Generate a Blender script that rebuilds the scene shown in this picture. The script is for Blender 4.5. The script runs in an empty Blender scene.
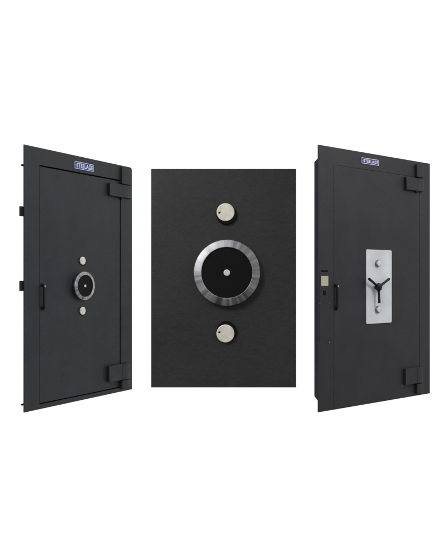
import bpy, bmesh, math, random
from mathutils import Vector, Matrix
random.seed(4)
sc = bpy.context.scene
col = sc.collection
R = math.radians

# ------------------------------------------------------------------ materials
def new_mat(name):
    m = bpy.data.materials.new(name); m.use_nodes = True
    nt = m.node_tree; b = nt.nodes['Principled BSDF']
    return m, nt, b

def paint(name, rgb, rough=.5, spec=.35, grain=.00035, mottle=.16, weave=(1, 1, 1), wave=0):
    """powder-coated sheet steel: fine orange-peel grain and faint uneven tone"""
    m, nt, b = new_mat(name)
    N, L = nt.nodes, nt.links
    tc = N.new('ShaderNodeTexCoord')
    mp = N.new('ShaderNodeMapping'); mp.inputs['Scale'].default_value = weave
    L.new(tc.outputs['Object'], mp.inputs['Vector'])
    n1 = N.new('ShaderNodeTexNoise'); n1.inputs['Scale'].default_value = 3.2
    n1.inputs['Detail'].default_value = 5; n1.inputs['Roughness'].default_value = .65
    L.new(tc.outputs['Object'], n1.inputs['Vector'])
    n2 = N.new('ShaderNodeTexNoise'); n2.inputs['Scale'].default_value = 190
    n2.inputs['Detail'].default_value = 3
    L.new(mp.outputs['Vector'], n2.inputs['Vector'])
    n3 = N.new('ShaderNodeTexNoise'); n3.inputs['Scale'].default_value = 45
    n3.inputs['Detail'].default_value = 3
    L.new(mp.outputs['Vector'], n3.inputs['Vector'])
    r1 = N.new('ShaderNodeMapRange')
    r1.inputs[1].default_value = .3; r1.inputs[2].default_value = .7
    r1.inputs[3].default_value = 1 - mottle; r1.inputs[4].default_value = 1 + mottle
    L.new(n1.outputs[0], r1.inputs[0])
    r2 = N.new('ShaderNodeMapRange')
    r2.inputs[1].default_value = .3; r2.inputs[2].default_value = .7
    r2.inputs[3].default_value = .86; r2.inputs[4].default_value = 1.14
    L.new(n3.outputs[0], r2.inputs[0])
    mu = N.new('ShaderNodeMath'); mu.operation = 'MULTIPLY'
    L.new(r1.outputs[0], mu.inputs[0]); L.new(r2.outputs[0], mu.inputs[1])
    vm = N.new('ShaderNodeVectorMath'); vm.operation = 'SCALE'
    vm.inputs[0].default_value = rgb
    L.new(mu.outputs[0], vm.inputs['Scale'])
    L.new(vm.outputs[0], b.inputs['Base Color'])
    r3 = N.new('ShaderNodeMapRange')
    r3.inputs[1].default_value = .3; r3.inputs[2].default_value = .7
    r3.inputs[3].default_value = rough - .06; r3.inputs[4].default_value = rough + .06
    L.new(n1.outputs[0], r3.inputs[0]); L.new(r3.outputs[0], b.inputs['Roughness'])
    b.inputs['Specular IOR Level'].default_value = spec
    bp = N.new('ShaderNodeBump'); bp.inputs['Strength'].default_value = .6
    bp.inputs['Distance'].default_value = grain
    L.new(n2.outputs[0], bp.inputs['Height'])
    if wave:      # rolled sheet is never perfectly flat
        n4 = N.new('ShaderNodeTexNoise'); n4.inputs['Scale'].default_value = 1.7; n4.inputs['Detail'].default_value = 2
        L.new(tc.outputs['Object'], n4.inputs['Vector'])
        b2 = N.new('ShaderNodeBump'); b2.inputs['Strength'].default_value = 1; b2.inputs['Distance'].default_value = wave
        L.new(n4.outputs[0], b2.inputs['Height']); L.new(b2.outputs[0], bp.inputs['Normal'])
        # rubbed patches and hand marks, a little glossier than the rest
        n5 = N.new('ShaderNodeTexNoise'); n5.inputs['Scale'].default_value = 11; n5.inputs['Detail'].default_value = 6
        n5.inputs['Distortion'].default_value = 1.2; L.new(mp.outputs['Vector'], n5.inputs['Vector'])
        r5 = N.new('ShaderNodeMapRange')
        r5.inputs[1].default_value = .45; r5.inputs[2].default_value = .7; r5.inputs[3].default_value = 0; r5.inputs[4].default_value = -.13
        L.new(n5.outputs[0], r5.inputs[0])
        sm = N.new('ShaderNodeMath'); L.new(r3.outputs[0], sm.inputs[0]); L.new(r5.outputs[0], sm.inputs[1])
        L.new(sm.outputs[0], b.inputs['Roughness'])
    L.new(bp.outputs[0], b.inputs['Normal'])
    return m

def metal(name, rgb, rough=.3, aniso=0.0, scale=60, bump=.0001, metallic=1.0):
    m, nt, b = new_mat(name)
    N, L = nt.nodes, nt.links
    b.inputs['Metallic'].default_value = metallic
    b.inputs['Anisotropic'].default_value = aniso
    if aniso:
        t = N.new('ShaderNodeTangent'); t.direction_type = 'RADIAL'; t.axis = 'Z'
        L.new(t.outputs[0], b.inputs['Tangent'])
    tc = N.new('ShaderNodeTexCoord')
    n = N.new('ShaderNodeTexNoise'); n.inputs['Scale'].default_value = scale; n.inputs['Detail'].default_value = 4
    L.new(tc.outputs['Object'], n.inputs['Vector'])
    r = N.new('ShaderNodeMapRange')
    r.inputs[1].default_value = .3; r.inputs[2].default_value = .7
    r.inputs[3].default_value = rough * .8; r.inputs[4].default_value = rough * 1.25
    L.new(n.outputs[0], r.inputs[0]); L.new(r.outputs[0], b.inputs['Roughness'])
    r2 = N.new('ShaderNodeMapRange')
    r2.inputs[1].default_value = .3; r2.inputs[2].default_value = .7
    r2.inputs[3].default_value = .88; r2.inputs[4].default_value = 1.08
    L.new(n.outputs[0], r2.inputs[0])
    vm = N.new('ShaderNodeVectorMath'); vm.operation = 'SCALE'; vm.inputs[0].default_value = rgb
    L.new(r2.outputs[0], vm.inputs['Scale']); L.new(vm.outputs[0], b.inputs['Base Color'])
    bp = N.new('ShaderNodeBump'); bp.inputs['Strength'].default_value = .4; bp.inputs['Distance'].default_value = bump
    L.new(n.outputs[0], bp.inputs['Height']); L.new(bp.outputs[0], b.inputs['Normal'])
    return m

def turned_metal(name, lo, hi, rough):
    """lathe-faced steel: brush marks and highlight bands painted into the colour, running out from the centre, drawn in the ring's own axes"""
    m, nt, b = new_mat(name)
    N, L = nt.nodes, nt.links
    b.inputs['Metallic'].default_value = 1; b.inputs['Anisotropic'].default_value = .3
    t = N.new('ShaderNodeTangent'); t.direction_type = 'RADIAL'; t.axis = 'Z'
    L.new(t.outputs[0], b.inputs['Tangent'])
    tc = N.new('ShaderNodeTexCoord'); mul = N.new('ShaderNodeVectorMath'); mul.operation = 'MULTIPLY'
    mul.inputs[1].default_value = (1, 1, 0); L.new(tc.outputs['Object'], mul.inputs[0])
    nz = N.new('ShaderNodeVectorMath'); nz.operation = 'NORMALIZE'; L.new(mul.outputs[0], nz.inputs[0])
    fac = []
    for sc_, det in ((2.0, 1), (6, 2)):
        n = N.new('ShaderNodeTexNoise'); n.inputs['Scale'].default_value = sc_; n.inputs['Detail'].default_value = det
        L.new(nz.outputs[0], n.inputs['Vector']); fac.append(n.outputs[0])
    a = N.new('ShaderNodeMath'); a.operation = 'ADD'; L.new(fac[0], a.inputs[0]); L.new(fac[1], a.inputs[1])
    r = N.new('ShaderNodeMapRange')
    r.inputs[1].default_value = .72; r.inputs[2].default_value = 1.28
    r.inputs[3].default_value = lo; r.inputs[4].default_value = hi
    L.new(a.outputs[0], r.inputs[0])
    vm = N.new('ShaderNodeVectorMath'); vm.operation = 'SCALE'; vm.inputs[0].default_value = (.97, .975, 1.02)
    L.new(r.outputs[0], vm.inputs['Scale']); L.new(vm.outputs[0], b.inputs['Base Color'])  # fan of light and dark reflections is put into the base colour
    r2 = N.new('ShaderNodeMapRange')
    r2.inputs[1].default_value = .3; r2.inputs[2].default_value = .7
    r2.inputs[3].default_value = rough*.75; r2.inputs[4].default_value = rough*1.3
    L.new(fac[1], r2.inputs[0]); L.new(r2.outputs[0], b.inputs['Roughness'])
    return m

M = {
    'paint_a': paint('green_black_enamel', (.0272, .0328, .0365), weave=(1, 1, 3), wave=.012),
    'paint_b': paint('charcoal_enamel', (.032, .032, .0315), wave=.004, grain=.0007, weave=(1, 1, 2.5), mottle=.12),
    'paint_c': paint('blue_black_enamel', (.0283, .0272, .0330), weave=(1, 1, 3), wave=.012),
    'seam': paint('dark_seam_steel', (.006, .006, .006), rough=.7),
    'black': paint('gloss_black_plastic', (.006, .006, .006), rough=.32, grain=.0001, spec=.5),
    'dial_black': paint('matt_black_dial', (.003, .003, .003), rough=.6, spec=.18, grain=.00012),
    'satin_black': paint('satin_black_metal', (.008, .008, .008), rough=.5, spec=.28, grain=.0002),
    'chrome': turned_metal('turned_steel', .20, .60, .42),
    'steel': metal('satin_steel', (.62, .63, .65), rough=.33),
    'shaded_steel': metal('shaded_steel', (.30, .31, .33), rough=.35),
    'pale_steel': metal('pale_steel', (.82, .84, .87), rough=.5, scale=40, metallic=.3),
    'nickel': metal('satin_nickel', (.95, .89, .78), rough=.45, scale=38, metallic=.25),
    'silver_plate': metal('brushed_aluminium', (.80, .82, .86), rough=.5, scale=5, metallic=.15, bump=.00002),
    'ivory': metal('ivory_keypad', (.62, .56, .42), rough=.5, scale=220, metallic=.0),
    'blue': paint('blue_sign_enamel', (.018, .052, .32), rough=.35, grain=.00005, mottle=.05),
    'blue_b': paint('violet_blue_sign_enamel', (.035, .030, .20), rough=.35, grain=.00005, mottle=.05),
    'white': paint('white_sign_enamel', (.82, .84, .92), rough=.4, grain=.00005, mottle=.04),
    'navy': paint('navy_slot', (.002, .002, .011), spec=.12, rough=.4, grain=.00005),
}

# ------------------------------------------------------------------ geometry helpers
# local axes of a door: x along its width, -y out of its face, z up
def V(u, n, v): return Vector((u, -n, v))

def link(name, bm, mat, parent=None, smooth=False, at=None):
    bmesh.ops.recalc_face_normals(bm, faces=bm.faces)
    me = bpy.data.meshes.new(name); bm.to_mesh(me); bm.free()
    me.materials.append(M[mat])
    if smooth:
        for p in me.polygons: p.use_smooth = True
        me.set_sharp_from_angle(angle=R(22))
    o = bpy.data.objects.new(name, me); col.objects.link(o)
    if parent: o.parent = parent
    if at is not None:
        o.location = at
    return o

def add_box(bm, u0, u1, v0, v1, n0, n1, bev=.0015, seg=2):
    t = bmesh.new()
    bmesh.ops.create_cube(t, size=1)
    for v in t.verts:
        v.co = Vector(((u0+u1)/2 + v.co.x*(u1-u0), -(n0+n1)/2 + v.co.y*(n1-n0), (v0+v1)/2 + v.co.z*(v1-v0)))
    if bev: bmesh.ops.bevel(t, geom=t.edges[:], offset=bev, segments=seg, affect='EDGES', profile=.5)
    merge(bm, t)

def merge(bm, t):
    bmesh.ops.recalc_face_normals(t, faces=t.faces)
    me = bpy.data.meshes.new('tmp'); t.to_mesh(me); t.free(); bm.from_mesh(me); bpy.data.meshes.remove(me)

def add_prism(bm, outline, n0, n1, bev=.001, seg=2, hole=None):
    """outline of (u, v) extruded from n0 to n1; hole = another closed outline"""
    t = bmesh.new()
    if hole is None:
        f = t.faces.new([t.verts.new(V(u, n1, v)) for u, v in outline])
        r = bmesh.ops.extrude_face_region(t, geom=[f])
        for g in r['geom']:
            if isinstance(g, bmesh.types.BMVert): g.co.y = -n0
    else:
        k = len(outline)
        rows = []
        for n in (n1, n0):
            rows.append(([t.verts.new(V(u, n, v)) for u, v in outline], [t.verts.new(V(u, n, v)) for u, v in hole]))
        for i in range(k):
            j = (i+1) % k
            for a in rows: t.faces.new((a[0][i], a[0][j], a[1][j], a[1][i]))
            for q in (0, 1): t.faces.new((rows[0][q][i], rows[0][q][j], rows[1][q][j], rows[1][q][i]))
    bmesh.ops.recalc_face_normals(t, faces=t.faces)
    if bev:
        es = [e for e in t.edges if len(e.link_faces) == 2 and e.calc_face_angle(0) > R(40)]
        bmesh.ops.bevel(t, geom=es, offset=bev, segments=seg, affect='EDGES', profile=.5)
    merge(bm, t)

def rect(u0, u1, v0, v1): return [(u0, v0), (u1, v0), (u1, v1), (u0, v1)]

def rrect(u0, u1, v0, v1, r, k=6):
    pts = []
    for cx, cy, a0 in ((u1-r, v1-r, 0), (u0+r, v1-r, 90), (u0+r, v0+r, 180), (u1-r, v0+r, 270)):
        for i in range(k+1):
            a = R(a0 + 90*i/k); pts.append((cx+r*math.cos(a), cy+r*math.sin(a)))
    return pts

def lathe_bm(profile, seg=96):
    """profile of (radius, height) turned about local Z; the first and last may be at radius 0"""
    bm = bmesh.new(); rings = []
    for r, h in profile:
        if r < 1e-6: rings.append([bm.verts.new((0, 0, h))])
        else: rings.append([bm.verts.new((r*math.cos(2*math.pi*i/seg), r*math.sin(2*math.pi*i/seg), h)) for i in range(seg)])
    for a, b in zip(rings, rings[1:]):
        for i in range(seg):
            j = (i+1) % seg
            q = [a[i % len(a)], a[j % len(a)], b[j % len(b)], b[i % len(b)]]
            q = list(dict.fromkeys(q))
            if len(q) > 2: bm.faces.new(q)
    return bm

def turned(name, profile, mat, parent, u=0, v=0, n=0, seg=96, stand=True):
    """a turned part whose axis points out of the face of its thing"""
    o = link(name, lathe_bm(profile, seg), mat, parent, smooth=True)
    if stand:
        o.rotation_euler = (R(90), 0, 0)
    o.location = V(u, n, v) if stand else (u, v, n)
    return o

def add_tube(bm, pts, radii, seg=20):
    """tube through points with a radius at each, rounded caps"""
    pts = [Vector(p) for p in pts]
    rings = []
    d0 = (pts[1]-pts[0]).normalized()
    ref = Vector((0, 1, 0)) if abs(d0.y) < .8 else Vector((1, 0, 0))
    for i, p in enumerate(pts):
        d = (pts[min(i+1, len(pts)-1)] - pts[max(i-1, 0)]).normalized()
        a = d.cross(ref).normalized(); b = d.cross(a).normalized()
        rings.append([bm.verts.new(p + radii[i]*(math.cos(2*math.pi*k/seg)*a + math.sin(2*math.pi*k/seg)*b)) for k in range(seg)])
    for A, B in zip(rings, rings[1:]):
        for k in range(seg):
            bm.faces.new((A[k], A[(k+1) % seg], B[(k+1) % seg], B[k]))
    bm.faces.new(rings[0]); bm.faces.new(rings[-1])

def root(name, loc, yaw, label, cat, group=None):
    o = bpy.data.objects.new(name, None); o.empty_display_size = .1; col.objects.link(o)
    o.location = loc; o.rotation_euler = (0, 0, yaw)
    o['label'] = label; o['category'] = cat; o['kind'] = 'thing'
    if group: o['group'] = group
    return o

def text_bm(body, u0, u1, v0, v1, n0, n1, bold=.018):
    cu = bpy.data.curves.new('lettering', 'FONT'); cu.body = body
    cu.extrude = .01; cu.offset = bold; cu.space_character = 1.12
    o = bpy.data.objects.new('lettering_source', cu); col.objects.link(o)
    bpy.context.view_layer.update()
    dg = bpy.context.evaluated_depsgraph_get()
    me = bpy.data.meshes.new_from_object(o.evaluated_get(dg))
    bpy.data.objects.remove(o); bpy.data.curves.remove(cu)
    xs = [v.co.x for v in me.vertices]; ys = [v.co.y for v in me.vertices]; zs = [v.co.z for v in me.vertices]
    def mp(x, a, b, c, d): return c + (x-a)/(b-a)*(d-c)
    for v in me.vertices:
        x, y, z = v.co
        v.co = V(mp(x, min(xs), max(xs), u0, u1), mp(z, min(zs), max(zs), n0, n1), mp(y, min(ys), max(ys), v0, v1))
    bm = bmesh.new(); bm.from_mesh(me); bpy.data.meshes.remove(me)
    return bm

def name_sign(parent, u0, u1, v0, v1, blue):
    bm = bmesh.new(); add_prism(bm, rrect(u0, u1, v0, v1, .003), 0, .0025, .0005)
    s = link('name_sign', bm, blue, parent)
    bm = bmesh.new(); k = .0028
    add_prism(bm, rrect(u0+k, u1-k, v0+k, v1-k, .003), .0025, .0032, 0,
              hole=rrect(u0+k+.0042, u1-k-.0042, v0+k+.0042, v1-k-.0042, .002))
    link('border', bm, 'white', s)
    bm = text_bm('STEELAGE', u0+.027, u1-.012, v0+.0135, v1-.0135, .0025, .0032, bold=.028)
    # small pointed mark in front of the word
    um, vm = u0+.018, (v0+v1)/2
    add_prism(bm, [(um-.006, vm), (um+.006, vm-.008), (um+.003, vm), (um+.006, vm+.008)], .0025, .0032, 0)
    link('lettering', bm, 'white', s)
    return s

def dial(parent, u, v, n, r=.1236):
    """combination dial: skirt, turned bevelled ring, black face and centre pin"""
    ring = turned('dial_ring', [(r*.90, -.000), (r*.95, .004), (r*.97, .022), (r*.99, .026), (r, .030), (r, .034), (r*.985, .0368),
                                (r*.96, .0376), (r*.80, .0432), (r*.775, .0436), (r*.762, .0425), (r*.755, .037), (r*.755, .010)],
                  'chrome', parent, u, v, n, seg=160)
    turned('dial_face', [(0, .0380), (r*.30, .0380), (r*.302, .0377), (r*.308, .0377), (r*.31, .0380), (r*.745, .0380), (r*.752, .0374), (r*.753, .012)],
           'dial_black', ring, stand=False, seg=128)
    turned('dial_pin', [(0, .0425), (r*.075, .0425), (r*.095, .0412), (r*.097, .0385)], 'pale_steel', ring, stand=False, seg=48)
    return ring

def key_cover(parent, u, v, n, du, dv, r=.0334, t=1.0, turn=0.0):
    """round swinging keyhole cover over a black escutcheon that shows at one side"""
    e = turned('escutcheon', [(r*1.13, 0), (r*1.13, .012*t), (r*1.08, .0145*t), (0, .0145*t)], 'dial_black', parent, u+du, v+dv, n, seg=64)
    n -= .0145*(1-t)
    c = turned('key_cover', [(0, .0220), (r*.80, .0220), (r*.815, .0214), (r*.84, .0214), (r*.855, .0220), (r*.93, .0218),
                             (r*.985, .0208), (r, .0192), (r, .0160), (r*.97, .0146), (0, .0146)], 'nickel', parent, u, v, n, seg=96)
    # keyway notch and its little curved catch
    bm = lathe_bm([(0, .0226), (.0028, .0226), (.0032, .0221)], 24)
    for p in bm.verts: p.co += Vector((-r*.70, 0, 0))
    for i in range(5):
        a0, a1 = R(200-i*38), R(200-(i+1)*38)
        q = [Vector((-r*.66 + .0052*math.cos(a), -.0005+.0052*math.sin(a), .0224)) for a in (a0, a1)]
        w = [Vector((-r*.66 + .0034*math.cos(a), -.0005+.0034*math.sin(a), .0224)) for a in (a0, a1)]
        bm.faces.new([bm.verts.new(x) for x in (q[0], q[1], w[1], w[0])])
    k = link('keyhole', bm, 'black', c)
    c.rotation_euler.y = turn
    return c

def hinge(parent, mat, ub, u0, u1, vb0, vb1, vk0, vk1, n):
    """ub: left edge of the leaf block; u0..u1 the barrel; block and knuckle heights"""
    bm = bmesh.new()
    add_box(bm, ub, u0+.02, vb0, vb1, 0, n, .003)
    out = rbarrel(u0, u1, n*1.08)
    add_vert_prism(bm, out, vb0, vb1)
    b = link('hinge_block', bm, mat, parent, smooth=True)
    bm = bmesh.new()
    add_vert_prism(bm, rbarrel(u0+.002, u1+.004, n*1.05), vk0, vk1)
    link('hinge_knuckle', bm, mat, b, smooth=True)
    lo, hi = (vb1, vk0) if vk0 > vb0 else (vk1, vb0)
    bm = bmesh.new()
    c = (u0+u1)/2
    add_tube(bm, [V(c, n*.5, lo-.004), V(c, n*.5, hi+.004)], [n*.34]*2)
    end = vb0-.012 if vk0 > vb0 else vb1+.004
    if vk0 > vb0:
        st = bmesh.new()
        add_tube(st, [V(u0+.014, n*.42, vb0+.002), V(u0+.014, n*.42, vb0-.010), V(u0+.014, n*.36, vb0-.022)], [.011, .010, .004])
        link('hinge_stud', st, mat, b, smooth=True)
    link('hinge_pin', bm, 'seam', b, smooth=True)

def rbarrel(u0, u1, n, k=8):
    """plan outline of the barrel: flat back, rounded front corners"""
    r = min(n*.62, (u1-u0)*.35)
    pts = [(u0, 0), (u1, 0)]
    for i in range(k+1):
        a = R(90*i/k); pts.append((u1-r+r*math.cos(a), n-r+r*math.sin(a)))
    for i in range(k+1):
        a = R(90+90*i/k); pts.append((u0+.006+.006*math.cos(a), n-.006+.006*math.sin(a)))
    return pts

def add_vert_prism(bm, plan, v0, v1):
    t = bmesh.new()
    f = t.faces.new([t.verts.new(V(u, n, v0)) for u, n in plan])
    r = bmesh.ops.extrude_face_region(t, geom=[f])
    for g in r['geom']:
        if isinstance(g, bmesh.types.BMVert): g.co.z = v1
    bmesh.ops.recalc_face_normals(t, faces=t.faces)
    es = [e for e in t.edges if abs(e.calc_face_angle(0)) > R(60) and abs(e.verts[0].co.z-e.verts[1].co.z) < 1e-5 and max(abs(e.verts[0].co.y), abs(e.verts[1].co.y)) > .002]
    bmesh.ops.bevel(t, geom=es, offset=.002, segments=2, affect='EDGES')
    merge(bm, t)

def pull_handle(parent, u, v0, v1, n):
    bm = bmesh.new(); r = .0098
    pts = [V(u, 0, v0+.012)]
    k = 6; cr = .012
    for i in range(k+1):
        a = R(90*i/k); pts.append(V(u, n-cr+cr*math.sin(a), v0+.012+cr-cr*math.cos(a)))
    for i in range(k+1):
        a = R(90*i/k); pts.append(V(u, n-cr+cr*math.cos(a), v1-.012-cr+cr*math.sin(a)))
    pts.append(V(u, 0, v1-.012))
    # tube that bends out of the face and back
    rings = []
    seg = 20
    for i, p in enumerate(pts):
        d = (pts[min(i+1, len(pts)-1)] - pts[max(i-1, 0)]).normalized()
        a = Vector((1, 0, 0)); b = d.cross(a).normalized()
        rings.append([bm.verts.new(p + r*(math.cos(2*math.pi*q/seg)*a*1.15 + math.sin(2*math.pi*q/seg)*b)) for q in range(seg)])
    for A, B in zip(rings, rings[1:]):
        for q in range(seg): bm.faces.new((A[q], A[(q+1) % seg], B[(q+1) % seg], B[q]))
    h = link('pull_handle', bm, 'satin_black', parent, smooth=True)
    for vv in (v0+.012, v1-.012):
        turned('handle_foot', [(0, .006), (.014, .006), (.0165, .004), (.0165, 0)], 'satin_black', h, u, vv, 0, seg=40)
    turned('end_screw', [(0, .0068), (.004, .0062), (.0072, .0038), (.0082, 0)], 'steel', h, u, v1-.021, n+r*.75, seg=32)
    return h

# ------------------------------------------------------------------ left door
H = 2.1
W1 = 1.3206
A = root('strongroom_door', (-1.5644, 5.3166, 0), R(58.314),
         'green-black steel strongroom door carrying a round black combination dial in a steel ring', 'vault door')
bm = bmesh.new()
add_prism(bm, [(0, 0), (W1, 0), (W1, H-.028), (W1-.008, H-.008), (W1-.028, H), (0, H)], -.010, 0, .001,
          hole=[(.1575, .0385), (1.158, .0385), (1.158, 1.94), (1.158, 1.962), (1.14, 1.962), (.1575, 1.962)])
# folded jamb behind the face plate
add_prism(bm, rect(.09, W1-.02, .02, H-.09), -.075, -.0101, .002, hole=rect(.150, 1.165, .032, 1.968))
fra = link('frame', bm, 'paint_a', A)
bm = bmesh.new()   # rebate the leaf closes against
add_prism(bm, rect(.13, 1.19, .004, 1.985), -.072, -.0605, 0, hole=rect(.19, 1.13, .07, 1.93))
link('rebate', bm, 'seam', fra)
bm = bmesh.new()
add_box(bm, .1648, 1.1550, .0455, 1.952, -.060, -.006, .0025)
leaf = link('door_leaf', bm, 'paint_a', A)
for v0, v1 in ((1.5386, 1.6153), (.9521, 1.0328)):
    bm = bmesh.new(); add_box(bm, -.021, .100, v0, v1, -.034, -.0105, .002)
    link('wall_lug', bm, 'satin_black', A)
for v in (1.939, .061):
    bm = bmesh.new(); add_tube(bm, [V(-.006, -.022, v), V(.08, -.022, v)], [.008, .009])
    link('wall_stud', bm, 'satin_black', A, smooth=True)
hinge(A, 'paint_a', .979, 1.146, 1.291, 1.802, 1.918, 1.928, 2.084, .023)
hinge(A, 'paint_a', .972, 1.146, 1.262, .112, .259, .028, .104, .023)
pull_handle(leaf, .1916, .797, 1.008, .018)
dial(leaf, .648, .986, -.006, .1236)
key_cover(leaf, .650, 1.204, .0-.006, .006, -.003, .0345, .3)
key_cover(leaf, .650, .771, -.006, .006, -.003, .0345, .3)
name_sign(A, .549, .789, 1.987, 2.054, 'blue')

# ------------------------------------------------------------------ middle panel
B = root('lock_panel', (0, 2.52, 0), 0,
         'flat charcoal steel panel seen square-on with a large round dial between two nickel key covers', 'lock panel')
bm = bmesh.new(); add_box(bm, -.2706, .2676, .6455, 1.4568, -.020, 0, .0009)
pn = link('steel_plate', bm, 'paint_b', B)
dial(B, .0104, 1.0712, 0, .1236*.985)
key_cover(B, .0056, 1.2940, 0, .0035, -.0068, .0330, turn=R(-7))
key_cover(B, .0052, .8475, 0, .0040, .0066, .0330, turn=R(11))

# ------------------------------------------------------------------ right door
W3 = 1.4474
D = root('strongroom_door', (.7395, 5.3245, 0), R(37.736),
         'blue-black steel strongroom door with a silver lock plate and three-spoke wheel', 'vault door')
bm = bmesh.new()
add_prism(bm, rect(0, W3, 0, H), -.008, 0, .001, hole=rect(.1728, 1.292, .0045, 1.960))
fr = link('frame', bm, 'paint_c', D)
bm = bmesh.new()   # box jamb behind the face plate, its front corners cut off
t = bmesh.new()
prof = [(.001, -.0085), (.001, -.042)]
for u, s in ((.0005, 1), (.16, 1)): pass
pts = [(.092, -.0081), (.122, -.044), (1.970, -.044), (1.992, -.0081)]
a = [t.verts.new(V(.0005, n, v)) for v, n in pts]; b_ = [t.verts.new(V(.150, n, v)) for v, n in pts]
t.faces.new(a); t.faces.new(b_)
for i in range(4): t.faces.new((a[i], a[(i+1) % 4], b_[(i+1) % 4], b_[i]))
merge(bm, t)
link('jamb', bm, 'paint_c', fr)
bm = bmesh.new()
add_prism(bm, rect(.151, 1.33, .003, 1.985), -.070, -.0555, 0, hole=rect(.20, 1.26, .05, 1.93))
link('rebate', bm, 'seam', fr)
bm = bmesh.new()
add_box(bm, .1743, 1.2908, .0049, 1.9585, -.055, -.0008, .0012)
leaf3 = link('door_leaf', bm, 'paint_c', D)
hinge(D, 'paint_c', 1.074, 1.222, 1.328, 1.832, 1.944, 1.957, 2.070, .025)
hinge(D, 'paint_c', 1.062, 1.222, 1.316, .116, .258, .022, .108, .025)
pull_handle(leaf3, .199, .797, 1.008, .018)
name_sign(D, .504, .728, 2.0040, 2.0575, 'blue_b')
# small lock plate let into the left stile
bm = bmesh.new(); add_prism(bm, rrect(.011, .133, .534, 1.180, .003), 0, .0012, .0004)
ap = link('access_plate', bm, 'paint_c', fr)
for u, v in ((.0165, .8545), (.1265, .8545), (.0165, .542), (.1265, .542)):
    turned('screw', [(0, .0014), (.0018, .0013), (.0026, .0007), (.0028, 0)], 'steel', ap, u, v, .0012, seg=20)
bm = bmesh.new(); add_box(bm, .028, .106, 1.102, 1.116, .0012, .0026, .0006)
link('slot', bm, 'navy', ap)
bm = bmesh.new(); add_prism(bm, rrect(.0279, .1085, .9905, 1.0705, .003), .0012, .0052, .001)
kp = link('keypad', bm, 'ivory', ap)
for i in range(4):
    for j in range(3):
        u = .0279+.0806*(j+.5)/3; v = .9905+.080*(i+.5)/4
        bm = bmesh.new(); add_box(bm, u-.0075, u+.0075, v-.0055, v+.0055, .0050, .0059, .0004)
        link('key', bm, 'ivory', kp)
bm = bmesh.new(); add_box(bm, .0514, .0850, .9190, .9550, .0012, .0030, .0006)
link('sensor_window', bm, 'dial_black', ap)
# silver lock plate
bm = bmesh.new(); add_prism(bm, rrect(.562, .894, .670, 1.293, .014), -.0008, .0055, .0015)
lp = link('lock_plate', bm, 'silver_plate', leaf3, smooth=True)
for v in (1.1785, .7895):
    k = turned('knob', [(.030, 0), (.030, .015), (.0275, .019), (.0255, .0193), (0, .0193)], 'shaded_steel', lp, .7035, v, .0055, seg=64)  # darker skirt: shade on the silver knob's side put into its colour
    turned('knob_face', [(0, .0206), (.0225, .0206), (.0243, .0200), (.0248, .0192)], 'pale_steel', k, stand=False, seg=64)
wh = turned('wheel_hub', [(.018, 0), (.018, .018), (.030, .021), (.0345, .028), (.034, .037), (.030, .045), (.020, .051), (.009, .0533), (0, .0537)],
            'satin_black', lp, .683, .978, .0055, seg=64)
for ang, ln in ((152, .148), (28, .146), (270, .132)):
    bm = bmesh.new()
    c, s = math.cos(R(ang)), math.sin(R(ang))
    prof = [(.026, .0120), (.05, .0102), (.09, .0100), (ln-.02, .0110), (ln-.006, .0116), (ln, .0110), (ln+.003, .008)]
    # wheel_hub local axes: x right, y up, z out of the face
    add_tube(bm, [Vector((c*q, s*q, .031+.04*q)) for q, _ in prof], [r for _, r in prof])
    link('spoke', bm, 'satin_black', wh, smooth=True)

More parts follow.
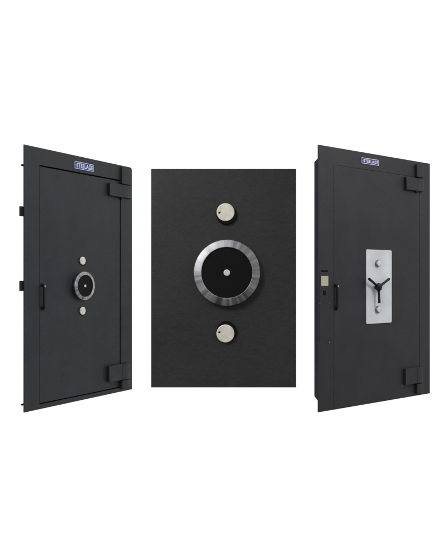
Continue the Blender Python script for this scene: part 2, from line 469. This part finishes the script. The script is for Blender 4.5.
# ------------------------------------------------------------------ world light: white behind the doors, an invented dimmer surround elsewhere
w = bpy.data.worlds.new('World'); sc.world = w; w.use_nodes = True
nt = w.node_tree; N, L = nt.nodes, nt.links
bg = N['Background']
tc = N.new('ShaderNodeTexCoord'); sp = N.new('ShaderNodeSeparateXYZ')
L.new(tc.outputs['Generated'], sp.inputs[0])
def mrange(src, a, b, c, d):
    m = N.new('ShaderNodeMapRange'); m.interpolation_type = 'SMOOTHSTEP'
    for i, x in enumerate((a, b, c, d)): m.inputs[i+1].default_value = x
    L.new(src, m.inputs[0]); return m.outputs[0]
front = mrange(sp.outputs['Y'], .15, .55, 0, 1)       # the lit white wall behind the doors
ab = N.new('ShaderNodeMath'); ab.operation = 'ABSOLUTE'; L.new(sp.outputs['X'], ab.inputs[0])
side = mrange(ab.outputs[0], .25, .75, 0, .20)          # unseen side glow added to brighten the dial ring's reflections
rise = mrange(sp.outputs['Z'], -.6, .9, .08, .55)     # made-up gradient, dim below to bright above, for the doors' sheen
mx = N.new('ShaderNodeMix'); mx.data_type = 'FLOAT'
ad = N.new('ShaderNodeMath'); ad.operation = 'ADD'; L.new(rise, ad.inputs[0]); L.new(side, ad.inputs[1])
L.new(front, mx.inputs[0]); L.new(ad.outputs[0], mx.inputs[2]); mx.inputs[3].default_value = 1.06
L.new(mx.outputs[0], bg.inputs['Strength'])
bg.inputs['Color'].default_value = (1, 1, 1, 1)

def lamp(name, loc, target, size, power, colr=(1, 1, 1)):
    l = bpy.data.lights.new(name, 'AREA'); l.shape = 'DISK'; l.size = size; l.energy = power; l.color = colr
    o = bpy.data.objects.new(name, l); col.objects.link(o); o.location = loc
    o.rotation_euler = (Vector(target)-Vector(loc)).to_track_quat('-Z', 'Y').to_euler()
lamp('studio_lamp_high', (4.6, 3.7, 4.2), (.2, 5.8, 1.2), 1.7, 95)
lamp('studio_lamp_front', (-1.6, -.5, 2.7), (0, 2.5, 1.05), 1.1, 46)

# ------------------------------------------------------------------ camera
cd = bpy.data.cameras.new('Camera'); cam = bpy.data.objects.new('Camera', cd); col.objects.link(cam)
cam.location = (0, 0, 1.05); cam.rotation_euler = (R(90), 0, 0)
cd.sensor_fit = 'HORIZONTAL'; cd.sensor_width = 36; cd.lens = 679/448*36
cd.clip_start = .05; cd.clip_end = 500
sc.camera = cam
sc.view_settings.view_transform = 'Standard'; sc.view_settings.look = 'None'
sc.view_settings.exposure = 0; sc.view_settings.gamma = 1
sc.view_settings.use_curve_mapping = False
sc.cycles.max_bounces = 6
sc.cycles.use_denoising = True
